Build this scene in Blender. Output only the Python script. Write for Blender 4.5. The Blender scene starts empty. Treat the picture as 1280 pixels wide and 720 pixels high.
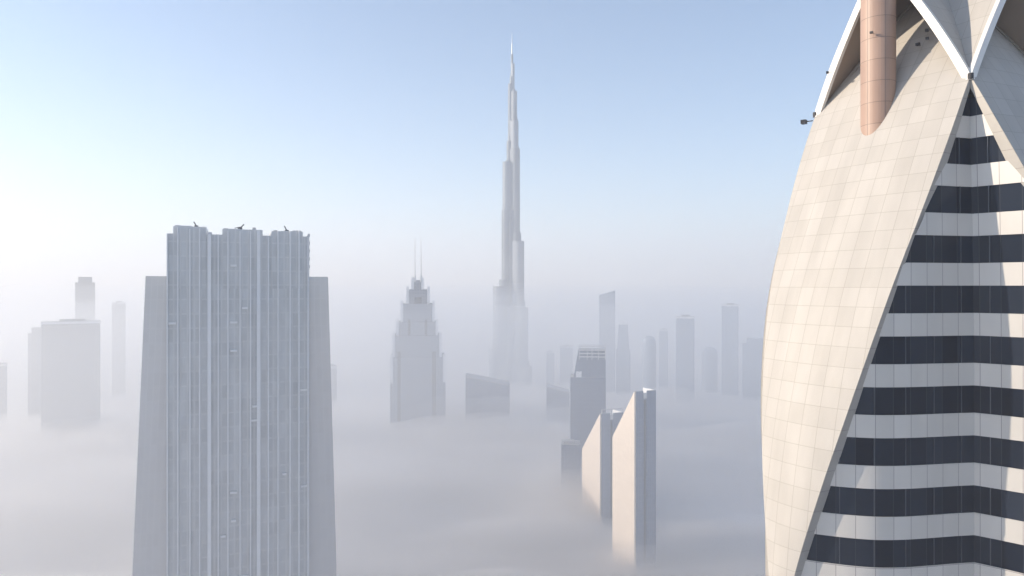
import bpy, math, random
from mathutils import Vector, noise

# ------------------------------------------------------------------ camera, world, sun, exposure
S = bpy.context.scene
COL = S.collection
FPX, CX, HY, CAMZ = 914.0, 640.0, 357.0, 300.0      # photo measure: focal length, centre column, horizon row

cam = bpy.data.cameras.new('camera')
cam.sensor_width = 36.0
cam.lens = 36.0 * FPX / 1280.0
cam.shift_y = -3.0 / 1280.0
cam.clip_start = 0.5
cam.clip_end = 90000.0
cam_ob = bpy.data.objects.new('camera', cam)
COL.objects.link(cam_ob)
cam_ob.location = (0, 0, CAMZ)
cam_ob.rotation_euler = (math.radians(90), 0, 0)
S.camera = cam_ob

SUN_EL = math.radians(20)
SUN_H = Vector((-0.9995, 0.030, 0)).normalized()        # horizontal direction towards the sun: left of the view
SUN_DIR = Vector((SUN_H.x * math.cos(SUN_EL), SUN_H.y * math.cos(SUN_EL), math.sin(SUN_EL)))
world = bpy.data.worlds.new('World')
S.world = world
world.use_nodes = True
wn = world.node_tree.nodes
wl = world.node_tree.links
sky = wn.new('ShaderNodeTexSky')
sky.sky_type = 'NISHITA'
sky.sun_disc = False
sky.sun_elevation = SUN_EL
sky.sun_rotation = math.atan2(SUN_H.x, SUN_H.y)
sky.altitude = 300
sky.air_density = 1.0
sky.dust_density = 0.05
sky.ozone_density = 2.9
bg = wn['Background']
bg.inputs['Strength'].default_value = 0.12
wl.new(sky.outputs['Color'], bg.inputs['Color'])

sun = bpy.data.lights.new('sun', 'SUN')
sun.energy = 4.9
sun.angle = math.radians(0.6)
sun.color = (1.0, 0.85, 0.67)
sun_ob = bpy.data.objects.new('sun', sun)
COL.objects.link(sun_ob)
sun_ob.rotation_euler = (-SUN_DIR).to_track_quat('-Z', 'Y').to_euler()

S.view_settings.view_transform = 'Standard'
S.view_settings.look = 'None'
S.view_settings.gamma = 1.0
S.view_settings.exposure = 0.77
S.view_settings.use_curve_mapping = False
S.render.engine = 'CYCLES'
cy = S.cycles
cy.use_denoising = True
cy.max_bounces = 10
cy.diffuse_bounces = 3
cy.glossy_bounces = 3
cy.volume_bounces = 4
cy.transparent_max_bounces = 96
cy.sample_clamp_indirect = 6.0
cy.caustics_reflective = False
cy.caustics_refractive = False

# ------------------------------------------------------------------ materials
def lerp(a, b, t): return a + (b - a) * t

def base_mat(name):
    m = bpy.data.materials.new(name)
    m.use_nodes = True
    return m, m.node_tree.nodes, m.node_tree.links, m.node_tree.nodes['Principled BSDF']

def plain(name, col, rough=0.6, metal=0.0, var=0.12, scale=0.6):
    """a colour with uneven wear over it"""
    m, n, l, p = base_mat(name)
    tc = n.new('ShaderNodeTexCoord')
    nz = n.new('ShaderNodeTexNoise'); nz.inputs['Scale'].default_value = scale; nz.inputs['Detail'].default_value = 6
    l.new(tc.outputs['Object'], nz.inputs['Vector'])
    mx = n.new('ShaderNodeMix'); mx.data_type = 'RGBA'
    mx.inputs[6].default_value = tuple(c * (1 - var) for c in col) + (1,)
    mx.inputs[7].default_value = tuple(min(1, c * (1 + var)) for c in col) + (1,)
    l.new(nz.outputs['Fac'], mx.inputs[0])
    l.new(mx.outputs[2], p.inputs['Base Color'])
    p.inputs['Roughness'].default_value = rough
    p.inputs['Metallic'].default_value = metal
    return m

def tiles(name, c1, c2, joint, bw, rh, mortar, rough=0.55, metal=0.0, offset=0.0, spec=0.5, streak=0.0, freq=2):
    """a grid of panels in the face's own metres (UV): cladding tiles, curtain walls, window grids"""
    m, n, l, p = base_mat(name)
    uv = n.new('ShaderNodeUVMap'); uv.uv_map = 'UVMap'
    br = n.new('ShaderNodeTexBrick')
    br.offset = offset; br.squash = 1.0; br.offset_frequency = freq
    br.inputs['Color1'].default_value = c1 + (1,)
    br.inputs['Color2'].default_value = c2 + (1,)
    br.inputs['Mortar'].default_value = joint + (1,)
    br.inputs['Scale'].default_value = 1.0
    br.inputs['Mortar Size'].default_value = mortar
    br.inputs['Mortar Smooth'].default_value = 0.1
    br.inputs['Bias'].default_value = 0.0
    br.inputs['Brick Width'].default_value = bw
    br.inputs['Row Height'].default_value = rh
    l.new(uv.outputs['UV'], br.inputs['Vector'])
    nz = n.new('ShaderNodeTexNoise'); nz.inputs['Scale'].default_value = 0.35; nz.inputs['Detail'].default_value = 7
    mp = n.new('ShaderNodeMapping'); mp.inputs['Scale'].default_value = (1.6, 0.35, 1)
    l.new(uv.outputs['UV'], mp.inputs['Vector']); l.new(mp.outputs['Vector'], nz.inputs['Vector'])
    rm = n.new('ShaderNodeMapRange')
    rm.inputs['From Min'].default_value = 0.3; rm.inputs['From Max'].default_value = 0.7
    rm.inputs['To Min'].default_value = 1.0 - streak; rm.inputs['To Max'].default_value = 1.0
    l.new(nz.outputs['Fac'], rm.inputs['Value'])
    mx = n.new('ShaderNodeMix'); mx.data_type = 'RGBA'; mx.blend_type = 'MULTIPLY'; mx.inputs[0].default_value = 1.0
    l.new(br.outputs['Color'], mx.inputs[6]); l.new(rm.outputs['Result'], mx.inputs[7])
    l.new(mx.outputs[2], p.inputs['Base Color'])
    p.inputs['Roughness'].default_value = rough
    p.inputs['Metallic'].default_value = metal
    p.inputs['Specular IOR Level'].default_value = spec
    return m

def volume(name, density, col, g):
    m = bpy.data.materials.new(name)
    m.use_nodes = True
    n = m.node_tree.nodes; l = m.node_tree.links
    n.remove(n['Principled BSDF'])
    v = n.new('ShaderNodeVolumePrincipled')
    v.inputs['Color'].default_value = col + (1,)
    v.inputs['Density'].default_value = density
    v.inputs['Anisotropy'].default_value = g
    l.new(v.outputs['Volume'], n['Material Output'].inputs['Volume'])
    return m

M = {}
M['tile'] = tiles('cream_cladding_tiles', (0.45, 0.425, 0.39), (0.49, 0.465, 0.43), (0.335, 0.31, 0.275), 1.32, 1.55, 0.018, 0.6, 0.0, spec=0.4, streak=0.14)
M['soffit'] = plain('shaded_soffit_panels', (0.30, 0.24, 0.195), 0.6, var=0.08)  # cladding tone browned and darkened: shade under the gables put into the colour
M['rim'] = plain('white_painted_rim', (0.70, 0.69, 0.665), 0.45, var=0.10, scale=1.4)
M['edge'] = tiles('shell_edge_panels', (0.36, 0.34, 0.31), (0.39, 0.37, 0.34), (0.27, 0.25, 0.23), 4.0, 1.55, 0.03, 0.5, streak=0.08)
M['column'] = tiles('pink_column_panels', (0.39, 0.26, 0.20), (0.43, 0.295, 0.23), (0.21, 0.15, 0.125), 1.39, 1.75, 0.025, 0.5, streak=0.2)
M['glass_dark'] = tiles('dark_ribbon_glass', (0.005, 0.009, 0.020), (0.022, 0.030, 0.048), (0.045, 0.05, 0.06), 1.32, 3.69, 0.02, 0.2, 0.0, spec=0.15)  # lighter panes put varied reflections, and some blinds, into the colour
M['spandrel'] = tiles('pale_spandrel_panels', (0.56, 0.54, 0.51), (0.64, 0.615, 0.58), (0.25, 0.22, 0.23), 1.32, 40.0, 0.02, 0.45, 0.1, streak=0.08)
M['mullion'] = plain('grey_aluminium', (0.07, 0.08, 0.10), 0.4, 0.4, 0.05)
M['dark_metal'] = plain('dark_lamp_metal', (0.03, 0.03, 0.035), 0.5, 0.3)
M['lens'] = plain('lamp_glass', (0.25, 0.27, 0.30), 0.15)
M['bands'] = tiles('banded_lower_facade', (0.03, 0.035, 0.05), (0.035, 0.04, 0.055), (0.5, 0.5, 0.5), 60.0, 3.69, 0.8, 0.3)
M['roof'] = plain('grey_roof_screed', (0.28, 0.28, 0.29), 0.8)
M['curtain'] = tiles('grey_curtain_wall', (0.58, 0.595, 0.61), (0.64, 0.655, 0.67), (0.67, 0.68, 0.69), 1.5, 3.45, 0.2, 0.35, 0.2, streak=0.15)
M['curtain_side'] = tiles('smooth_side_glass', (0.61, 0.60, 0.60), (0.64, 0.63, 0.63), (0.68, 0.67, 0.67), 1.5, 3.45, 0.06, 0.25, 0.3)
M['fin'] = plain('pale_concrete_fin', (0.78, 0.785, 0.79), 0.55, var=0.06)
M['silver'] = tiles('silver_fluted_glass', (0.085, 0.115, 0.16), (0.11, 0.145, 0.19), (0.19, 0.22, 0.26), 1.9, 3.9, 0.28, 0.6, 0.0)
M['silver_pale'] = tiles('pale_silver_fluted_glass', (0.13, 0.165, 0.22), (0.16, 0.20, 0.25), (0.25, 0.28, 0.33), 1.9, 3.9, 0.28, 0.6, 0.0)
M['mech'] = plain('louvred_plant_floor', (0.13, 0.14, 0.16), 0.4, 0.3)
M['steel'] = plain('pale_steel', (0.6, 0.6, 0.6), 0.35, 0.5)
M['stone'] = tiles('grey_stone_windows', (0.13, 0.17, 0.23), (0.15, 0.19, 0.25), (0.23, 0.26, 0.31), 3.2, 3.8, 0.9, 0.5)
M['hazed_stone'] = tiles('hazed_stone_windows', (0.30, 0.31, 0.32), (0.33, 0.34, 0.35), (0.42, 0.41, 0.40), 3.2, 3.8, 0.9, 0.6)  # stone lightened so the far left towers look hazed: haze in the colour
M['hazed_blue_glass'] = tiles('hazed_blue_glass_wall', (0.22, 0.28, 0.37), (0.26, 0.32, 0.41), (0.32, 0.36, 0.43), 2.6, 3.8, 0.22, 0.2, 0.2)  # paler than the navy glass: distance haze put into the far towers' colour
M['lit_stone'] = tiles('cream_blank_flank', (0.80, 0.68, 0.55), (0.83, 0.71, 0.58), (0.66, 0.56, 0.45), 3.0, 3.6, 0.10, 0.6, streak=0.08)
M['navy_glass'] = tiles('navy_glass_wall', (0.035, 0.07, 0.15), (0.05, 0.09, 0.17), (0.10, 0.14, 0.22), 2.6, 3.8, 0.3, 0.25, 0.1)
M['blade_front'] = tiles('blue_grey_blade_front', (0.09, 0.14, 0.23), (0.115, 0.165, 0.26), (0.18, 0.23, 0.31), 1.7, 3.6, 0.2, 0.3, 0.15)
M['dark_strip'] = plain('dark_glass_strip', (0.03, 0.04, 0.055), 0.2)
M['ground'] = plain('sand_and_asphalt_ground', (0.17, 0.15, 0.125), 0.9, var=0.4, scale=0.004)
M['fog_body'] = plain('white_fog_body', (0.92, 0.91, 0.90), 1.0, var=0.04, scale=0.006)
M['fog_body'].node_tree.nodes['Principled BSDF'].inputs['Specular IOR Level'].default_value = 0.0

# ------------------------------------------------------------------ mesh helpers
class MB:
    """collects polygons; build() links them as ONE mesh object with metre UVs"""
    def __init__(self): self.v = []; self.f = []; self.m = []; self.uv = []
    def poly(self, pts, mi=0, uv=None):
        i = len(self.v)
        self.v += [tuple(p) for p in pts]
        self.f.append(tuple(range(i, i + len(pts)))); self.m.append(mi)
        if uv is None:
            P = [Vector(p) for p in pts]
            n = Vector((0, 0, 0))
            for k in range(len(P)):
                a, b = P[k], P[(k + 1) % len(P)]
                n += Vector(((a.y - b.y) * (a.z + b.z), (a.z - b.z) * (a.x + b.x), (a.x - b.x) * (a.y + b.y)))
            if n.length > 1e-12: n.normalize()
            if abs(n.z) > 0.92: uv = [(p.x, p.y) for p in P]
            else:
                t = Vector((-n.y, n.x, 0)).normalized()
                uv = [(p.dot(t), p.z) for p in P]
        self.uv.append(uv)
    def prism(self, lo, hi, z0, z1, mi=0, cap=None, bottom=True):
        """lo / hi: counter-clockwise plan outlines at z0 and z1"""
        n = len(lo); u = 0.0
        for k in range(n):
            a, b = lo[k], lo[(k + 1) % n]; c, d = hi[(k + 1) % n], hi[k]
            L = math.hypot(b[0] - a[0], b[1] - a[1])
            self.poly([(a[0], a[1], z0), (b[0], b[1], z0), (c[0], c[1], z1), (d[0], d[1], z1)], mi,
                      [(u, z0), (u + L, z0), (u + L, z1), (u, z1)])
            u += L
        self.poly([(p[0], p[1], z1) for p in hi], mi if cap is None else cap)
        if bottom: self.poly([(p[0], p[1], z0) for p in reversed(lo)], mi if cap is None else cap)
    def box(self, x0, x1, y0, y1, z0, z1, mi=0, cap=None):
        q = [(x0, y0), (x1, y0), (x1, y1), (x0, y1)]
        self.prism(q, q, z0, z1, mi, cap)
    def tube(self, x, y, r0, r1, z0, z1, seg=16, mi=0):
        lo = [(x + r0 * math.cos(2 * math.pi * k / seg), y + r0 * math.sin(2 * math.pi * k / seg)) for k in range(seg)]
        hi = [(x + r1 * math.cos(2 * math.pi * k / seg), y + r1 * math.sin(2 * math.pi * k / seg)) for k in range(seg)]
        self.prism(lo, hi, z0, z1, mi)
    def bar(self, p, q, w, mi=0):
        """square bar between two points"""
        p, q = Vector(p), Vector(q); d = (q - p).normalized()
        s = d.cross(Vector((0, 0, 1)));  s = Vector((1, 0, 0)) if s.length < 1e-4 else s.normalized()
        u = s.cross(d).normalized(); s *= w / 2; u *= w / 2
        A = [p - s - u, p + s - u, p + s + u, p - s + u]; B = [x + (q - p) for x in A]
        for k in range(4): self.poly([A[k], A[(k + 1) % 4], B[(k + 1) % 4], B[k]], mi)
        self.poly(list(reversed(A)), mi); self.poly(B, mi)
    def build(self, name, mats, parent=None, smooth=False, merge=True):
        me = bpy.data.meshes.new(name)
        me.from_pydata(self.v, [], self.f)
        lay = me.uv_layers.new(name='UVMap')
        i = 0
        for p, uv in zip(me.polygons, self.uv):
            for k in range(p.loop_total): lay.data[p.loop_start + k].uv = uv[k]
        for m in (mats if isinstance(mats, (list, tuple)) else [mats]): me.materials.append(m)
        for p, mi in zip(me.polygons, self.m): p.material_index = mi; p.use_smooth = smooth
        if merge:
            import bmesh
            b = bmesh.new(); b.from_mesh(me)
            bmesh.ops.remove_doubles(b, verts=b.verts, dist=0.0005)
            b.to_mesh(me); b.free()
        me.update()
        o = bpy.data.objects.new(name, me)
        COL.objects.link(o)
        if parent: o.parent = parent
        return o

def tag(o, label=None, cat=None, group=None, kind=None):
    if label: o['label'] = label
    if cat: o['category'] = cat
    if group: o['group'] = group
    if kind: o['kind'] = kind
    return o

def thing(name, label, cat, loc, rz=0.0, group=None):
    o = bpy.data.objects.new(name, None)
    COL.objects.link(o)
    o.location = loc; o.rotation_euler = (0, 0, rz)
    return tag(o, label, cat, group)

def interp(x, xs, ys):
    """smooth monotone interpolation"""
    if x <= xs[0]: return ys[0]
    if x >= xs[-1]: return ys[-1]
    n = len(xs)
    d = [(ys[i + 1] - ys[i]) / (xs[i + 1] - xs[i]) for i in range(n - 1)]
    mm = [d[0]] + [0 if d[i - 1] * d[i] <= 0 else 2 * d[i - 1] * d[i] / (d[i - 1] + d[i]) for i in range(1, n - 1)] + [d[-1]]
    for i in range(n - 1):
        if x <= xs[i + 1]:
            h = xs[i + 1] - xs[i]; t = (x - xs[i]) / h
            return (ys[i] * (1 + 2 * t) * (1 - t) ** 2 + h * mm[i] * t * (1 - t) ** 2
                    + ys[i + 1] * t * t * (3 - 2 * t) + h * mm[i + 1] * t * t * (t - 1))

def ground_x(px, D): return (px - CX) / FPX * D
def height(py, D): return CAMZ + (HY - py) / FPX * D

# ------------------------------------------------------------------ ground, fog, haze
g = MB(); g.poly([(-45000, -45000, 0), (45000, -45000, 0), (45000, 45000, 0), (-45000, 45000, 0)])
tag(g.build('ground', M['ground']), 'desert city ground hidden under the fog', None, None, 'structure')

def graded(lo, hi, near, steps, centre):
    """grid lines dense around centre, sparse far out"""
    out = set()
    x = centre; d = near
    while x < hi: out.add(round(x, 2)); x += d; d *= steps
    out.add(hi)
    x = centre; d = near
    while x > lo: out.add(round(x, 2)); x -= d; d *= steps
    out.add(lo)
    return sorted(out)

def fog_top(x, y, seed, amp):
    d = math.hypot(x, y)
    dip = -46 * max(0.0, min(1.0, (d - 850) / 650.0))      # the bank lies lower farther off
    f = 0.0
    for s, w in ((420.0, 0.9), (170.0, 0.7), (80.0, 0.5), (38.0, 0.22)):
        f += w * noise.noise(Vector((x / (s * 1.5) + seed * 7.3, y / (s * 0.8) - seed * 3.1, seed * 1.7)))
    if seed == 1: f = 1.9 * max(0.0, f) ** 1.4 - 0.35      # loose billows standing above the bank
    fade = max(0.25, min(1.0, 1500.0 / (d + 1.0)))
    hole = 0.0                                             # thin places round the feet of the blade towers
    for hx, hy, hr, hd in ((84, 528, 26, 20), (42, 582, 42, -24)):
        hole -= hd * math.exp(-((x - hx) ** 2 + (y - hy) ** 2) / (hr * hr))
    return dip + amp * f * fade + hole

def fog_mesh(name, z_top, z_bot, seed, amp, mat, lim=9000.0, top=None):
    xs = graded(-lim, lim, 9.0, 1.025, 60.0)
    ys = graded(-1500.0, lim, 9.0, 1.025, 420.0)
    v = []; f = []
    nx, ny = len(xs), len(ys)
    for y in ys:
        for x in xs: v.append((x, y, z_top + (top(x, y, seed) if top else fog_top(x, y, seed, amp))))
    for j in range(ny - 1):
        for i in range(nx - 1):
            a = j * nx + i; f.append((a, a + 1, a + nx + 1, a + nx))
    ring = [i for i in range(nx)] + [j * nx + nx - 1 for j in range(1, ny)] + [(ny - 1) * nx + i for i in range(nx - 2, -1, -1)] + [j * nx for j in range(ny - 2, 0, -1)]
    b0 = len(v)
    for r in ring: v.append((v[r][0], v[r][1], z_bot))
    n = len(ring)
    for k in range(n): f.append((ring[k], b0 + k, b0 + (k + 1) % n, ring[(k + 1) % n]))
    f.append(tuple(b0 + k for k in range(n - 1, -1, -1)))
    me = bpy.data.meshes.new(name); me.from_pydata(v, [], f); me.materials.append(mat)
    for p in me.polygons: p.use_smooth = True
    me.update()
    o = bpy.data.objects.new(name, me); COL.objects.link(o)
    return o

HAZE_D, MIST_D = 0.00016, 0.00085
hz = MB(); hz.box(-9500, 9500, -2500, 9500, -1.0, 850.0)
tag(hz.build('haze', volume('haze_air', HAZE_D, (0.78, 0.89, 1.0), 0.15)), 'thin pale haze over the whole city', None, None, 'stuff')
def mist_top(x, y, seed):
    d = math.hypot(x, y)
    f = noise.noise(Vector((x / 900.0 + seed * 5.1, y / 900.0, seed * 2.3))) + 0.6 * noise.noise(Vector((x / 310.0 - seed, y / 310.0 + seed * 3.7, seed)))
    return 17.0 * f * min(1.0, d / 900.0)
for i, zt in enumerate((295, 282, 262)):
    tag(fog_mesh('mist', zt, 1.0 + i, 20 + i, 0, volume('mist_air', MIST_D / 3, (0.925, 0.955, 1.0), 0.45), 9300.0, mist_top),
        'pale morning mist up to the height of the roofs', None, 'layers of the morning mist', 'stuff')
for i, (zt, dens) in enumerate(((345, 0.00015), (480, 0.00014), (720, 0.00013))):
    vm = MB(); e_ = 9320.0 + 20 * i; vm.box(-e_, e_, -e_ + 7000, e_, 5.0 + i, zt)
    tag(vm.build('mist', volume('dusty_air', dens, (1.0, 0.975, 0.955), 0.3)),
        'warm dusty veil of mist along the horizon', None, 'layers of the horizon veil', 'stuff')
for i, (zt, dens, amp) in enumerate(((154, 1 / 150.0, 26.0), (145, 1 / 100.0, 28.0), (134, 1 / 45.0, 32.0), (123, 1 / 20.0, 22.0))):
    tag(fog_mesh('fog_layer', zt, 20.0, i + 1, amp, volume('fog_air', dens, (1.0, 0.985, 0.975), 0.55)),
        'soft white fog drifting between the towers', None, 'layers of the low fog', 'stuff')
tag(fog_mesh('fog_bank', 106, 10.0, 9, 16.0, M['fog_body']), 'thick white fog bank covering the streets', None, None, 'stuff')

# ------------------------------------------------------------------ the near tower with the pointed arch shells
AX = (37.4, 64.4)
MX, MY = -0.885, -0.465                                  # the way its lit shell faces
tower = thing('arch_shell_tower', 'nearest tower at right with cream tiled pointed shells and dark ribbon windows', 'tower',
              (AX[0], AX[1], 0), math.atan2(MY, MX))
Z0 = CAMZ
ZS = [-60, -27.5, -21.5, -15, -8.8, -1.3, 7.5, 12.4, 15.8, 20.0, 24.0, 28.5]
AE = [19.7, 19.75, 19.2, 18.2, 16.8, 14.6, 10.9, 8.65, 6.97, 4.45, 2.0, -1.2]
ZB = [-60, -25.5, -21.5, -15, -8.8, -1.3, 7.5, 12.4, 15.8]
BE = [0.45, 0.55, 1.28, 2.75, 4.1, 5.44, 6.5, 6.86, 6.97]
ZAPEX = 27.6
def ae(z): return interp(z, ZS, AE)
def be(z): return interp(z, ZB, BE)
def gb(z):
    t = max(0.0, min(1.0, (z - 15.8) / (ZAPEX - 15.8)))
    return 6.97 * (1 - t) * (1 + 0.22 * t) if z >= 15.8 else 6.97 + 0.4 * (15.8 - z)      # half width of the gable arch
def ga(z): return 6.97 + 0.05 * (z - 15.8)                        # how far out the arch stands
def th(z): return interp(z, [-25, -5, 4, 15.8], [1.4, 1.3, 1.15, 0.45])

def petal_mesh():
    m = MB(); NU = 14
    zs = [-60, -50, -40, -33] + [-27.5 + (15.8 + 27.5) * k / 44 for k in range(45)] + [15.8 + (27.2 - 15.8) * k / 14 for k in range(1, 15)]
    def pt(z, s, inner=False):
        w = be(z) if z <= 15.8 else max(0.02, gb(z) - 0.12)
        bul = 0.55 * (1 - s * s) * min(1.0, w / 4.0)
        return Vector((ae(z) + bul - (th(z) if inner else 0.0), s * w, Z0 + z))
    arc = [0.0]
    for k in range(1, len(zs)): arc.append(arc[-1] + (pt(zs[k], 0) - pt(zs[k - 1], 0)).length)
    for k in range(len(zs) - 1):
        for i in range(NU):
            s0, s1 = -1 + 2 * i / NU, -1 + 2 * (i + 1) / NU
            A, B, C_, D_ = pt(zs[k], s0), pt(zs[k], s1), pt(zs[k + 1], s1), pt(zs[k + 1], s0)
            o = 0.66
            m.poly([A, B, C_, D_], 0, [(A.y + o, arc[k]), (B.y + o, arc[k]), (C_.y + o, arc[k + 1]), (D_.y + o, arc[k + 1])])
            A, B, C_, D_ = (pt(zs[k], s0, True), pt(zs[k], s1, True), pt(zs[k + 1], s1, True), pt(zs[k + 1], s0, True))
            m.poly([D_, C_, B, A], 1)
        for s in (-1, 1):                                          # the shell's cut edge
            q = [pt(zs[k], s), pt(zs[k], s, True), pt(zs[k + 1], s, True), pt(zs[k + 1], s)]
            uv = [(0, arc[k]), (th(zs[k]), arc[k]), (th(zs[k + 1]), arc[k + 1]), (0, arc[k + 1])]
            if s < 0: m.poly(q, 1, uv)
            else: m.poly(q[::-1], 1, uv[::-1])
    return m

def gable_roof_mesh(sgn):
    """one slope of the gable over a shell: outer face, soffit and ends; runs back to the valley"""
    m = MB(); K = 16
    for k in range(K):
        z0 = 15.8 + (ZAPEX - 15.8) * k / K; z1 = 15.8 + (ZAPEX - 15.8) * (k + 1) / K
        def P(z, a, t): return Vector((a, sgn * max(0.0, gb(z) - t), Z0 + z))
        f0, f1 = ga(z0) - 0.05, ga(z1) - 0.05
        o = [P(z0, f0, 0), P(z1, f1, 0), P(z1, gb(z1), 0), P(z0, gb(z0), 0)]
        i = [P(z0, f0, .28), P(z1, f1, .28), P(z1, max(0, gb(z1) - .3), .28), P(z0, max(0, gb(z0) - .3), .28)]
        if sgn > 0: o.reverse()
        else: i.reverse()
        m.poly(o, 0); m.poly(i, 1)
    return m

def rim_mesh(sgn):
    """white fascia along the arch"""
    m = MB(); K = 14; w = 0.62
    def ring(z):
        a = ga(z)
        g0 = gb(z); nb, nz_ = 0.86, 0.51
        o = (g0 + 0.10, z)
        i = (max(0.0, g0 - w * nb), z - w * nz_ * 0.4)
        f = [(a + 0.12, o), (a + 0.12, i), (a - 0.22, i), (a - 0.22, o)]
        return [Vector((q[0], sgn * q[1][0], Z0 + q[1][1])) for q in f]
    prev = None
    for k in range(K + 1):
        r = ring(15.5 + (ZAPEX - 15.5) * k / K)
        if prev:
            for j in range(4):
                q = [prev[j], prev[(j + 1) % 4], r[(j + 1) % 4], r[j]]
                m.poly(q if sgn > 0 else q[::-1], 0)
        else: m.poly(r[::-1] if sgn > 0 else r)
        prev = r
    return m

# glass body: one recess between two neighbouring shells, ribbon windows over both of its wings
WING = [(7.6, 7.6), (9.0, 7.1), (11.0, 6.5), (13.0, 5.85), (14.8, 5.0), (16.2, 3.85), (17.4, 2.5), (18.4, 1.2), (19.3, 0.0)]
def wing_pts(n=56):
    seg = [math.hypot(WING[i + 1][0] - WING[i][0], WING[i + 1][1] - WING[i][1]) for i in range(len(WING) - 1)]
    cum = [0]
    for s in seg: cum.append(cum[-1] + s)
    return [(cum[-1] * k / n, interp(cum[-1] * k / n, cum, [w[0] for w in WING]), interp(cum[-1] * k / n, cum, [w[1] for w in WING])) for k in range(n + 1)]
WP = wing_pts()
def vz(z): return interp(z, [-6, 2, 9, 14], [0.0, 0.18, 0.56, 0.8])
ZL = [z * 0.25 for z in range(-110, 64)]
def z_lim(a):
    """how high the glass reaches at this distance out, before it meets the shell"""
    best = -27.5
    for z in ZL:
        if ae(z) - 0.22 * th(z) >= a: best = z
        else: break
    return best
ZLIM = [min(14.6, z_lim(w[1]) if w[1] > 8.0 else 14.6) for w in WP]
for k in range(len(ZLIM)):
    if WP[k][1] < 8.6: ZLIM[k] = min(14.2, z_lim(max(WP[k][1] - 0.7, 6.9)))

def wpt(k, z, off, mirror):
    s, a, b = WP[k]
    fall = max(0.0, 1 - s / 5.0) * vz(z)
    # outward normal of the wing
    k0, k1 = max(0, k - 1), min(len(WP) - 1, k + 1)
    tx, ty = WP[k1][1] - WP[k0][1], WP[k1][2] - WP[k0][2]
    L = math.hypot(tx, ty); nx, ny = -ty / L, tx / L
    if nx + ny < 0: nx, ny = -nx, -ny
    a, b = a - fall + nx * off, b - fall + ny * off
    return (b, a, Z0 + z) if mirror else (a, b, Z0 + z)

def ribbon(z0, z1, off, proud):
    m = MB()
    for mirror in (False, True):
        for k in range(len(WP) - 1):
            t0, t1 = min(z1, ZLIM[k]), min(z1, ZLIM[k + 1])
            if t0 <= z0 and t1 <= z0: continue
            t0, t1 = max(z0, t0), max(z0, t1)
            u0, u1 = WP[k][0], WP[k + 1][0]
            if mirror: u0, u1 = -u0 + 0.4, -u1 + 0.4
            q = [wpt(k, z0, off, mirror), wpt(k + 1, z0, off, mirror), wpt(k + 1, t1, off, mirror), wpt(k, t0, off, mirror)]
            uv = [(u0, z0 + 20.53), (u1, z0 + 20.53), (u1, t1 + 20.53), (u0, t0 + 20.53)]
            if not mirror: q.reverse(); uv.reverse()
            m.poly(q, 0, uv)
            if proud:                                     # returns above and below the proud panel
                for zz, top in ((z0, False), (t0, True)):
                    if top and (t0 < z1 - 1e-6 or t1 < z1 - 1e-6): continue
                    r = [wpt(k, zz, off, mirror), wpt(k + 1, zz, off, mirror), wpt(k + 1, zz, off - proud, mirror), wpt(k, zz, off - proud, mirror)]
                    if top == (not mirror): pass
                    else: r.reverse()
                    m.poly(r, 0)
    return m

def mullions(m, z0, z1):
    for mirror in (False, True):
        for k in range(4, len(WP) - 1, 9):
            if min(ZLIM[k], ZLIM[k + 1]) < z1: continue
            for a, b in ((k, 0.0),):
                p = Vector(wpt(k, z0, -0.05, mirror)); q = Vector(wpt(k, z0, 0.03, mirror))
                n = (q - p).normalized(); t = Vector((-n.y, n.x, 0)) * 0.03
                lo = [p - t, q - t, q + t, p + t] if True else None
                lo = [(v.x, v.y) for v in lo]
                m.prism(lo, lo, Z0 + z0 + 0.004, Z0 + z1 - 0.004, 1)

petal0 = petal_mesh()
parts = []
PITCH, WIN = 3.69, 2.02
for quarter in range(4):
    rz = quarter * math.pi / 2
    if quarter == 0:
        src = []
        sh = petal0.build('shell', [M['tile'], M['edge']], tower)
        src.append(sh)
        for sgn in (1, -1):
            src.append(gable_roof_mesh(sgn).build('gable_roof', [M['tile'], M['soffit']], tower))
            src.append(rim_mesh(sgn).build('arch_rim', M['rim'], tower))
        c = MB(); c.tube(7.9, 0, 1.33, 1.33, Z0 + 8.0, Z0 + 33.0, 40)
        c.build('mast_column', M['column'], tower, smooth=False)
        for k in range(-1, 11):
            zt = 9.05 - PITCH * (k - 0) + WIN
            if k == -1: zt = 9.05 + PITCH + WIN
            z0 = zt - WIN
            wb = ribbon(z0, zt, 0.0, 0)
            mullions(wb, z0, zt)
            src.append(wb.build('window_band', [M['glass_dark'], M['mullion']], tower))
            src.append(ribbon(z0 - (PITCH - WIN), z0, 0.07, 0.09).build('spandrel_panel', M['spandrel'], tower))
    else:
        for o in src:
            if quarter == 3 and o.name.split('.')[0] in ('window_band', 'spandrel_panel'): continue
            c = o.copy(); COL.objects.link(c); c.parent = tower; c.rotation_euler = (0, 0, rz)
            if quarter == 3 and o.name.startswith('shell'): c.scale = (0.965, 1, 1)
            for ch in o.children:
                d = ch.copy(); COL.objects.link(d); d.parent = c
zl = 9.05 - PITCH * 10 - (PITCH - WIN)
rw = ribbon(-60.0, 14.2, -0.1, 0).build('recess_wall', M['tile'], tower); rw.rotation_euler = (0, 0, -math.pi / 2); rw.scale = (0.93, 0.99, 1)
lw = MB()
outline = []
for q in range(4):
    ca, sa = math.cos(q * math.pi / 2), math.sin(q * math.pi / 2)
    w = [(p[1], p[2]) for p in WP[::4]]
    ring = w[::-1] + [(b, a) for a, b in w[1:]]
    outline += [(a * ca - b * sa, a * sa + b * ca) for a, b in ring[:-1]]
lw.prism(outline, outline, 0.0, Z0 + zl - 0.01)
lw.build('lower_body', M['bands'], tower).scale = (0.94, 0.94, 1)
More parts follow.
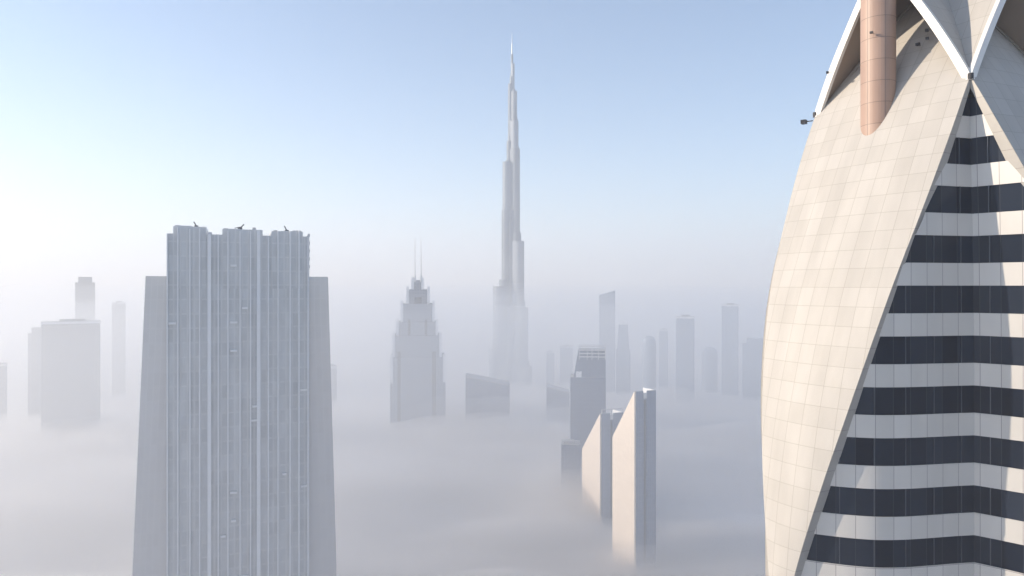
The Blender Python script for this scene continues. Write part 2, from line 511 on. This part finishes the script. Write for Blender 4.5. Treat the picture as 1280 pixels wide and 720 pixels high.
core = MB(); core.tube(0, 0, 5.2, 3.2, Z0 + zl, Z0 + 16.0, 24); core.tube(0, 0, 2.2, 0.9, Z0 + 16, Z0 + 34, 16)
core.build('core', M['soffit'], tower)

def loc_ab(x, y):                                          # plan point -> the tower's own axes
    dx, dy = x - AX[0], y - AX[1]
    return dx * MX + dy * MY, dx * -MY + dy * MX
def floodlight(a, b, z, dirx, diry, size=0.35):
    d = Vector((dirx, diry, 0)).normalized(); s = Vector((-d.y, d.x, 0))
    base = Vector((a, b, Z0 + z))
    m = MB(); m.bar(base, base + d * size * 1.3, size * 0.18)
    br = m.build('lamp_bracket', M['dark_metal'], tower)
    h = MB(); c0 = base + d * size * 1.3
    lo = [c0 - s * size * .5, c0 + d * size - s * size * .6, c0 + d * size + s * size * .6, c0 + s * size * .5]
    h.prism([(v.x, v.y) for v in lo], [(v.x, v.y) for v in lo], c0.z - size * .4, c0.z + size * .4)
    hd = h.build('lamp_head', M['dark_metal'], br)
for sx, sy in ((1, 1), (1, -1)):
    cp = MB(); cp.tube(6.97 * sx + .05, 6.97 * sy + .05 * sy, 0.2, 0.2, Z0 + 15.5, Z0 + 15.95, 12)
    cp.build('corner_cap', M['dark_metal'], tower)
floodlight(7.15, -7.15, 15.2, 0.4, -1.0, 0.45)
floodlight(7.6, -4.7, 19.0, 0.6, -0.8, 0.22)
floodlight(9.15, 0.45, 20.6, 1.0, 0.3, 0.2)
floodlight(5.2, 1.9, 19.8, 1.0, 0.2, 0.26)
floodlight(4.75, 2.2, 20.9, 1.0, 0.6, 0.26)
floodlight(4.9, 2.35, 20.2, 1.0, 0.5, 0.22)

# ------------------------------------------------------------------ the broad slab tower at left
R = 192.0
TH_C = math.atan((293.5 - CX) / FPX)
sx_, sy_ = R * math.sin(TH_C), R * math.cos(TH_C)
slab = thing('slab_tower', 'broad grey slab tower at left with pale vertical fins and three-block crown', 'tower', (sx_, sy_, 0), -TH_C)
def su(px): return R * math.tan(math.atan((px - CX) / FPX) - TH_C)
def sz(py): return CAMZ + (HY - py) / FPX * R * math.cos(TH_C)
zr, zc = sz(345.5), sz(294)
m = MB()
xl0, xr0, xl1, xr1 = su(164.5), su(420.5), su(182), su(410)
zb = sz(722)
lo = [(xl0, 0), (xr0, 0), (xr0, 30), (xl0, 30)]; hi = [(xl1, 0), (xr1, 0), (xr1, 30), (xl1, 30)]
m.prism(lo, lo, 0, zb); m.prism(lo, hi, zb, zr, 0, 1)
m.build('side_wings', [M['curtain_side'], M['roof']], slab)
m = MB(); m.box(su(209), su(386), -1.3, 28, 0, zc, 0, 1)
m.build('central_block', [M['curtain'], M['roof']], slab)
for a, b, t in ((217, 258, 285), (278, 328, 287), (339, 378, 288)):
    m = MB(); m.box(su(a), su(b), -1.45, 12, zr - 3, sz(t), 0, 1)
    m.build('crown_block', [M['curtain'], M['roof']], slab)
rng = random.Random(4)
for px, w in ((210, .26), (223, .26), (238, .26), (250, .28), (262, .8), (273, .28), (285, .28), (300, .26), (313, .26), (323, .8), (335, .26), (347, .26), (362, .3), (373, .3), (384, .26)):
    t = zc if not any(a <= px <= b for a, b in ((217, 258), (278, 328), (339, 378))) else sz(287)
    m = MB(); m.box(su(px) - w / 2, su(px) + w / 2, -2.2, -1.26, 60, t - rng.uniform(0, .6))
    m.build('fin', M['fin'], slab)
for k in range(16):
    px = rng.choice((216, 230, 244, 279, 292, 306, 318, 341, 355, 367, 379)); z = zb + 3.45 * rng.randint(-2, 22) + 0.4
    w = rng.uniform(0.5, 0.9)
    m = MB(); m.box(su(px) - w, su(px) + w, -1.95, -1.28, z, z + 0.5)
    m.build('balcony', M['fin'], slab)
for k in range(5):
    m = MB(); m.box(su(386), su(386) + .4, 1.0, 5.0, zr + 2.2 + 2.0 * k, zr + 3.0 + 2.0 * k)
    m.build('balcony', M['curtain'], slab)
for px, py, k in ((245, 285, .8), (300, 287, 1.1), (359, 288, .9)):
    z = sz(py); m = MB()
    m.box(su(px) - .5 * k, su(px) + .5 * k, 1.0, 2.2, z, z + .6 * k)
    if k < 1: m.bar((su(px), 1.5, z + .4), (su(px) - .7 * k, 1.2, z + 1.7 * k), .2)
    else: m.bar((su(px), 1.5, z + .4), (su(px) + .9, .6, z + 1.4), .22); m.bar((su(px) - 1.2, 1.5, z + .5), (su(px) + .2, 1.5, z + .8), .16)
    m.build('roof_crane', M['mullion'], slab)
for px, py, w, h in ((221, 285, .5, .5), (232, 285, 1.1, .35), (283, 287, .7, .4), (318, 287, .4, .8), (345, 288, .5, .45), (372, 288, 1.0, .5)):
    m = MB(); m.box(su(px) - w, su(px) + w, 2.0, 4.0, sz(py), sz(py) + h); m.build('roof_plant', M['curtain_side'], slab)
for a, b, py in ((217, 240, 283.6), (352, 377, 287), (284, 300, 285.8), (258, 265, 291)):
    m = MB(); z1 = sz(py); z0 = sz(286 if py < 287.5 else 296) - 1
    m.box(su(a) + .2, su(b), 0.2, 0.3, z0, z1); m.build('roof_screen', M['fin'], slab)

# ------------------------------------------------------------------ the very tall stepped spire
D = 1532.0
bk = thing('stepped_spire_tower', 'tallest silver tower of stepped lobes rising to a needle above the fog', 'skyscraper', (0, D, 0), 0)
def lobe(ang, r, w, z0, z1, m):
    """a rounded wing of a three-wing plan"""
    c, s = math.cos(math.radians(ang)), math.sin(math.radians(ang))
    pts = [(-w * .2, -w), (max(0.5, r - w), -w)]
    for k in range(1, 8):
        t = -math.pi / 2 + math.pi * k / 8
        pts.append((max(0.5, r - w) + w * math.cos(t), w * math.sin(t)))
    pts += [(max(0.5, r - w), w), (-w * .2, w)]
    pts = [(x * c - y * s, x * s + y * c) for x, y in pts]
    m.prism(pts, pts, z0, z1, 0, 1)
def bz(py): return height(py, D)
WINGS = ((200, ((50, 13, 436), (41, 12, 358), (22.5, 10, 263), (20.5, 9.0, 203), (11.5, 6.2, 177), (8.3, 4.3, 105))),
         (320, ((50, 13.5, 456), (40, 12.5, 384), (30, 10.6, 302), (19.2, 8.8, 187), (15.6, 7.2, 152), (12.3, 5.4, 115), (6.2, 3.0, 80))),
         (80, ((46, 13, 470), (42, 12, 400), (32, 10, 330), (22, 8.2, 225), (14, 6, 140), (7, 3.5, 92))))
for wi, (ang, tiers) in enumerate(WINGS):
    prev = 0.0
    for ti, (r, w, py) in enumerate(tiers):
        z1 = bz(py); z0 = 0.0 if prev == 0 else prev - 0.5
        m = MB(); lobe(ang, r, w, z0, z1, m)
        tier = m.build('wing_tier', [M['silver_pale'] if (ti + wi) % 2 else M['silver'], M['roof']], bk)
        # a narrower terrace stepping up from it towards the next tier
        if ti < len(tiers) - 1:
            r2, w2, py2 = tiers[ti + 1]
            m = MB(); lobe(ang, lerp(r, r2, .7), lerp(w, w2, .8), z1 - .4, z1 + 0.09 * (bz(py2) - z1), m)
            m.build('wing_tier', [M['silver'] if (ti + wi) % 2 else M['silver_pale'], M['roof']], bk)
        c_, s_ = math.cos(math.radians(ang)), math.sin(math.radians(ang))
        f = MB(); f.tube((r + .1) * c_, (r + .1) * s_, .5, .5, z0, z1 + 1.5, 6)
        f.build('nose_fin', M['silver_pale'], tier)
        prev = z1
m = MB()
for r, z0, z1 in ((19, 0, bz(384)), (14.5, bz(384), bz(263)), (11.0, bz(263), bz(203)), (7.4, bz(203), bz(150)), (4.6, bz(150), bz(96)), (2.6, bz(96), bz(68))): m.tube(0, 0, r, r, z0, z1, 18)
m.build('core', M['silver'], bk)
m = MB(); m.tube(0, 0, 1.5, 1.1, bz(68), bz(54), 10); m.tube(0, 0, 1.0, 0.35, bz(54), bz(41), 8)
m.build('needle', M['steel'], bk)
for py, r in ((232, 22.2), (303, 24), (178, 18), (386, 42)):
    for ang, tiers in WINGS[:2]:
        for (rr, w, pt) in tiers:
            if bz(pt) >= bz(py):
                big = (rr, w)
        m = MB(); lobe(ang, big[0] + .35, big[1] + .35, bz(py) - 6, bz(py), m); m.build('plant_floor', M['mech'], bk)

# ------------------------------------------------------------------ the other towers in the fog
def place(name, label, cat, pxl, pxr, D, rz=0.0, group=None):
    """base midway between two photo columns at distance D, turned to face the viewer plus rz"""
    xc = (ground_x(pxl, D) + ground_x(pxr, D)) / 2
    return thing(name, label, cat, (xc, D, 0), -math.atan2(xc, D) + rz, group), (ground_x(pxr, D) - ground_x(pxl, D)) * math.cos(math.atan2(xc, D))

# twin-spire tower with a stepped crown
D = 860.0
t, W = place('twin_spire_tower', 'grey tower with stepped crown and two thin masts, left of the tallest spire', 'skyscraper', 488, 557, D)
k_ = D / FPX
cxp = 522.5
prevz = 0.0
for pl, pr, py in ((488, 557, 447), (490.5, 552.5, 420), (495, 548, 403), (500.5, 544, 380), (507.5, 537.5, 362), (514, 530, 350)):
    m = MB(); h = (pr - pl) / 2 * k_; xm = ((pl + pr) / 2 - cxp) * k_
    z1 = height(py, D); dpt = h * 0.9
    m.box(xm - h, xm + h, 32 - dpt, 32 + dpt, prevz, z1, 0, 1)
    m.build('tower_tier', [M['stone'], M['roof']], t)
    for sx in (-1, 1):                                  # corner pinnacles and piers on the step
        p = MB(); w = 1.6; x = xm + sx * (h - w)
        p.box(x - w, x + w, 32 - dpt - .4, 32 - dpt + 2.6, max(prevz, z1 - 30), z1 + 3.5)
        p.build('pinnacle', M['fin'], t)
    prevz = z1
for pl, pr, py in ((497, 501, 440), (540, 545, 440), (510, 513, 400), (531, 534, 400), (518, 527, 372)):
    m = MB(); f = 32 - 0.9 * (557 - 488) / 2 * k_ * (0.98 if py > 430 else 0.80 if py == 400 else .6)
    m.box((pl - cxp) * k_, (pr - cxp) * k_, f - .8, f + 6, 60, height(py, D))
    m.build('window_strip', M['dark_strip'], t)
for px in (518.6, 526.4):
    m = MB(); m.tube((px - cxp) * k_, 26, 1.5, 1.2, height(352, D), height(344, D), 10); m.tube((px - cxp) * k_, 26, 0.7, 0.3, height(344, D), height(297, D), 8)
    m.build('mast', M['steel'], t)

def slant_block(name, label, pxl, pxr, D, yl, yr, depth, mat, rz=0.0, cat='building', extras=True):
    t, W = place(name, label, cat, pxl, pxr, D, rz)
    m = MB(); h = W / 2; zl_, zr_ = height(yl, D), height(yr, D)
    A = [(-h, 0, 0), (h, 0, 0), (h, depth, 0), (-h, depth, 0)]; B = [(-h, 0, zl_), (h, 0, zr_), (h, depth, zr_), (-h, depth, zl_)]
    for i in range(4): m.poly([A[i], A[(i + 1) % 4], B[(i + 1) % 4], B[i]])
    m.poly(A[::-1], 1)
    m.build('body', [mat, M['roof']], t)
    r = MB(); r.poly(B); Bt = [(x * 1.01, y, z + 1.2) for x, y, z in B]
    r.poly(Bt)
    for i in range(4): r.poly([B[i], B[(i + 1) % 4], Bt[(i + 1) % 4], Bt[i]])
    r.build('sloping_roof', M['roof'], t)
    return t, W

slant_block('sloped_roof_block', 'blue-grey block with sloping roof standing before the tallest spire', 582, 637, 900, 472, 482.5, 40, M['navy_glass'])
slant_block('sloped_roof_block', 'small faint sloped-top block left of the dark lattice-crowned tower', 683, 712, 960, 484, 492, 30, M['navy_glass'])

# lattice crowned tower
D = 640.0
t, W = place('lattice_crown_tower', 'dark blue tower with lattice crown, behind the sunlit blade towers', 'skyscraper', 713, 757, D)
k_ = D / FPX; xm = 735.0
def lx(px): return (px - xm) * k_
m = MB(); m.box(lx(713), lx(757), 0, 26, 0, height(472, D), 0, 1); m.build('body', [M['navy_glass'], M['roof']], t)
m = MB(); zt0, zt1 = height(472, D), height(438, D)
lo = [(lx(717), 3), (lx(757), 3), (lx(757), 24), (lx(717), 24)]; hi = [(lx(723), 3), (lx(757), 3), (lx(757), 24), (lx(723), 24)]
m.prism(lo, hi, zt0, zt1, 0, 1); m.build('upper_body', [M['navy_glass'], M['roof']], t)
for row in range(3):
    z = height(438 + row * 4.2, D)
    m = MB(); m.box(lx(724), lx(756.5), 2.2, 2.9, z - .5, z + .5); m.build('crown_beam', M['steel'], t)
for px in (724, 734, 740, 748, 756.5):
    m = MB(); m.box(lx(px) - .3, lx(px) + .3, 2.1, 3.0, height(450, D), height(433.5, D)); m.build('crown_post', M['steel'], t)
m = MB(); m.bar((lx(724), 2.5, height(433.5, D)), (lx(756.5), 2.5, height(433.5, D)), .6); m.bar((lx(724), 23, height(434, D)), (lx(756.5), 23, height(434, D)), .6); m.build('crown_beam', M['steel'], t)
m = MB(); m.box(lx(720), lx(727), 0.6, 2.9, zt0, zt0 + 5); m.build('roof_plant', M['fin'], t)

# low dark block by the blade towers
D = 585.0
t, W = place('low_block', 'low dark block sinking into fog at the foot of the lattice-crowned tower', 'building', 701.5, 726, D)
m = MB(); m.box(-W / 2, W / 2, 0, 18, 0, height(556, D), 0, 1); m.build('body', [M['navy_glass'], M['roof']], t)
m = MB(); m.box(-W / 2 + 2, W / 2 - 5, 4, 12, height(556, D), height(553, D)); m.build('roof_plant', M['roof'], t)

# the two sunlit blade towers
def blade(label, px, D, lpx, rpx, ytop, yback, yaw_deg):
    """front corner at column px, lit flank running back to column lpx, shaded front to column rpx"""
    X = ground_x(px, D)
    fd = Vector((math.cos(math.radians(yaw_deg)), math.sin(math.radians(yaw_deg)), 0))
    bd = Vector((-fd.y, fd.x, 0))
    sl = (lpx - CX) / FPX; sr = (rpx - CX) / FPX
    depth = (X - sl * D) / (sl * bd.y - bd.x)
    width = (sr * D - X) / (fd.x - sr * fd.y)
    t = thing('blade_tower', label, 'tower', (X, D, 0), math.radians(yaw_deg), 'pair of wedge-topped blade towers')
    zt = height(ytop, D); zbk = height(yback, D + depth * bd.y)
    w1 = 1.2
    m = MB()                                           # the pale flank wall, a thick wedge-cut slab
    for x0, x1 in ((0, w1),):
        P = [(0, 0), (depth, 0), (depth, zbk), (0, zt)]
        m.poly([(x0, y, z) for y, z in P][::-1]); m.poly([(x1, y, z) for y, z in P])
        for i in range(4):
            a, b = P[i], P[(i + 1) % 4]
            m.poly([(x0, a[0], a[1]), (x0, b[0], b[1]), (x1, b[0], b[1]), (x1, a[0], a[1])])
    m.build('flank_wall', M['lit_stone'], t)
    m = MB(); x0, x1 = w1 + .01, width - 0.01; e = 1.5
    P = [(0.25, 0), (depth - .2, 0), (depth - .2, zbk - e), (0.25, zt - e)]
    m.poly([(x0, y, z) for y, z in P][::-1]); m.poly([(x1, y, z) for y, z in P])
    for i in range(4):
        a, b = P[i], P[(i + 1) % 4]
        m.poly([(x0, a[0], a[1]), (x0, b[0], b[1]), (x1, b[0], b[1]), (x1, a[0], a[1])], 1 if i == 2 else 0)
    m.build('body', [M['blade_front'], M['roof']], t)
    c = width * 0.5
    m = MB(); m.box(c - .8, c + .5, -0.02, .24, 0, zt - 6); m.build('glass_strip', M['dark_strip'], t)
    for a, b in ((w1 + .1, c - 1.6), (c + 1.3, width)):
        m = MB(); m.box(a, b, -0.35, .24, 0, zt - 0.2); m.build('front_pier', M['blade_front'], t)
    m = MB(); m.box(c - 1.3, c + .9, -.5, .2, zt - 5.0, zt - 1.6); m.build('top_highlight', M['rim'], t)  # white box added to draw the bright highlight above the dark strip
    m = MB(); m.box(width - .9, width - .02, 0.25, depth * .5, zt - 6, zt - .2); m.build('parapet', M['fin'], t)
    return t, width, depth, zt, zbk
blade('nearer blade tower with sunlit cream flank, in front of the pair', 793, 455, 765.5, 819.5, 489, 546, 25.5)
b2, w2, d2, z2, zb2 = blade('farther blade tower, half hidden behind its sunlit twin', 750, 540, 727.5, 779, 517, 561, 22.0)
m = MB()
for x in (2.0, w2 * .5, w2 - .6): m.box(x - .25, x + .25, 0.6, 1.1, z2 - 1, z2 + 2.6)
m.box(1.8, w2 - .4, .55, 1.15, z2 + 2.2, z2 + 2.7); m.build('roof_frame', M['steel'], b2)

def box_tower(name, label, pxl, pxr, D, ytop, crown='flat', mat='hazed_blue_glass', aspect=0.9, rz=0.0):
    t, W = place(name, label, 'skyscraper', pxl, pxr, D, rz)
    h = W / 2; d = W * aspect; zt = height(ytop, D)
    k = D / FPX
    if crown == 'flat':
        m = MB(); m.box(-h, h, 0, d, 0, zt - 2.5, 0, 1); m.build('body', [M[mat], M['roof']], t)
        m = MB(); m.box(-h - .4, h + .4, -.4, d + .4, zt - 2.5, zt, 0, 1); m.build('parapet', [M['fin'], M['roof']], t)
        m = MB(); m.box(-h * .4, h * .5, d * .3, d * .7, zt, zt + 2.4); m.build('roof_plant', M['roof'], t)
    elif crown == 'slant':
        zb_ = zt - 9 * k
        m = MB(); m.box(-h, h, 0, d, 0, zb_, 0, 1); m.build('body', [M[mat], M['roof']], t)
        m = MB(); P = [(-h, zb_), (h, zb_), (h, zt), (h * .55, zt - 1.5 * k), (-h, zb_ + 3 * k)]
        m.poly([(x, 0, z) for x, z in P]); m.poly([(x, d, z) for x, z in P][::-1])
        for i in range(5):
            a, b = P[i], P[(i + 1) % 5]; m.poly([(a[0], 0, a[1]), (a[0], d, a[1]), (b[0], d, b[1]), (b[0], 0, b[1])])
        m.build('slanted_crown', M[mat], t)
    elif crown == 'taper':
        z1 = zt - 40 * k
        q = lambda s: [(-h * s, d / 2 - d / 2 * s), (h * s, d / 2 - d / 2 * s), (h * s, d / 2 + d / 2 * s), (-h * s, d / 2 + d / 2 * s)]
        m = MB(); m.prism(q(1), q(1), 0, z1, 0, 1); m.build('body', [M[mat], M['roof']], t)
        m = MB(); m.prism(q(.86), q(.62), z1, zt - 8 * k, 0, 1); m.build('upper_body', [M[mat], M['roof']], t)
        m = MB(); m.prism(q(.5), q(.2), zt - 8 * k, zt); m.build('crown', M['fin'], t)
    elif crown == 'dome':
        z1 = zt - 9 * k
        m = MB(); q = [(h * math.cos(2 * math.pi * i / 20), d / 2 + d / 2 * math.sin(2 * math.pi * i / 20)) for i in range(20)]
        m.prism(q, q, 0, z1, 0, 1); m.build('body', [M[mat], M['roof']], t)
        m = MB(); pr = q
        for j in range(1, 7):
            c0, c1 = math.cos(math.pi / 2 * (j - 1) / 6), math.cos(math.pi / 2 * j / 6); s0, s1 = math.sin(math.pi / 2 * (j - 1) / 6), math.sin(math.pi / 2 * j / 6)
            m.prism([(x * c0, d / 2 + (y - d / 2) * c0) for x, y in q], [(x * max(c1, .02), d / 2 + (y - d / 2) * max(c1, .02)) for x, y in q], z1 + (zt - z1) * s0, z1 + (zt - z1) * s1)
        m.build('dome', M[mat], t)
        m = MB(); m.tube(0, d / 2, .5, .2, zt - .5, zt + 3 * k, 8); m.build('finial', M['steel'], t)
    elif crown == 'step':
        m = MB(); m.box(-h, h, 0, d, 0, zt - 7 * k, 0, 1); m.build('body', [M[mat], M['roof']], t)
        m = MB(); m.box(-h * .7, h * .7, d * .1, d * .9, zt - 7 * k, zt, 0, 1); m.build('upper_body', [M[mat], M['roof']], t)
    return t, W, zt, d

T = box_tower
T('slanted_crown_tower', 'faint tall tower with pointed slanted crown, right of the tallest spire', 749, 769, 1330, 363, 'slant')
T('tapered_tower', 'faint tapering tower with narrow stepped tip beside the slanted-crown tower', 770, 788, 1200, 398, 'taper')
T('domed_tower', 'slim domed tower rising just right of the nearer blade tower top', 803, 820, 1150, 420, 'dome')
T('slim_tower', 'very faint slim tower between the domed tower and the plain box tower', 824, 835, 1450, 412, 'flat')
T('box_tower', 'plain flat-topped box tower, clearest of the far right cluster', 845, 868, 1080, 396, 'flat')
T('domed_tower', 'short faint domed tower between the plain box tower and the near right tower', 877, 897, 1350, 434, 'dome')
T('tall_box_tower', 'tall faint flat-topped tower left of the near cream tower', 902, 923, 1280, 381, 'flat')
T('stepped_tower', 'low stepped tower touching the left edge of the near cream tower', 928, 962, 1150, 424, 'step')
T('slim_tower', 'short faint tower left of the lattice-crowned tower, behind the small sloped block', 700, 716, 1550, 433, 'flat')
T('slim_tower', 'shortest faint tower between the tallest spire and the lattice-crowned tower', 683, 693, 1500, 440, 'flat')
T('wide_block_tower', 'pale wide flat-topped block in the bright fog at far left', 52, 126, 815, 402, 'flat', 'hazed_stone', 0.4)
t, W, zt, d = T('wide_block_tower', 'fainter block stepped in behind the pale wide block at far left', 35, 64, 960, 410, 'step', 'hazed_stone')
T('slim_tower', 'faint tall stepped tower rising behind the pale wide block at left', 94, 119, 1250, 346, 'step', 'hazed_stone')
T('slim_tower', 'ghostly slim tower close to the left side of the broad slab tower', 140, 157, 1350, 378, 'flat', 'hazed_stone')
T('edge_tower', 'faint tower cut off by the left edge of the photo', -26, 9, 900, 456, 'flat', 'hazed_stone')
T('slim_tower', 'small faint block peeping out at the right side of the broad slab tower', 405, 421, 1100, 458, 'flat', 'hazed_stone')
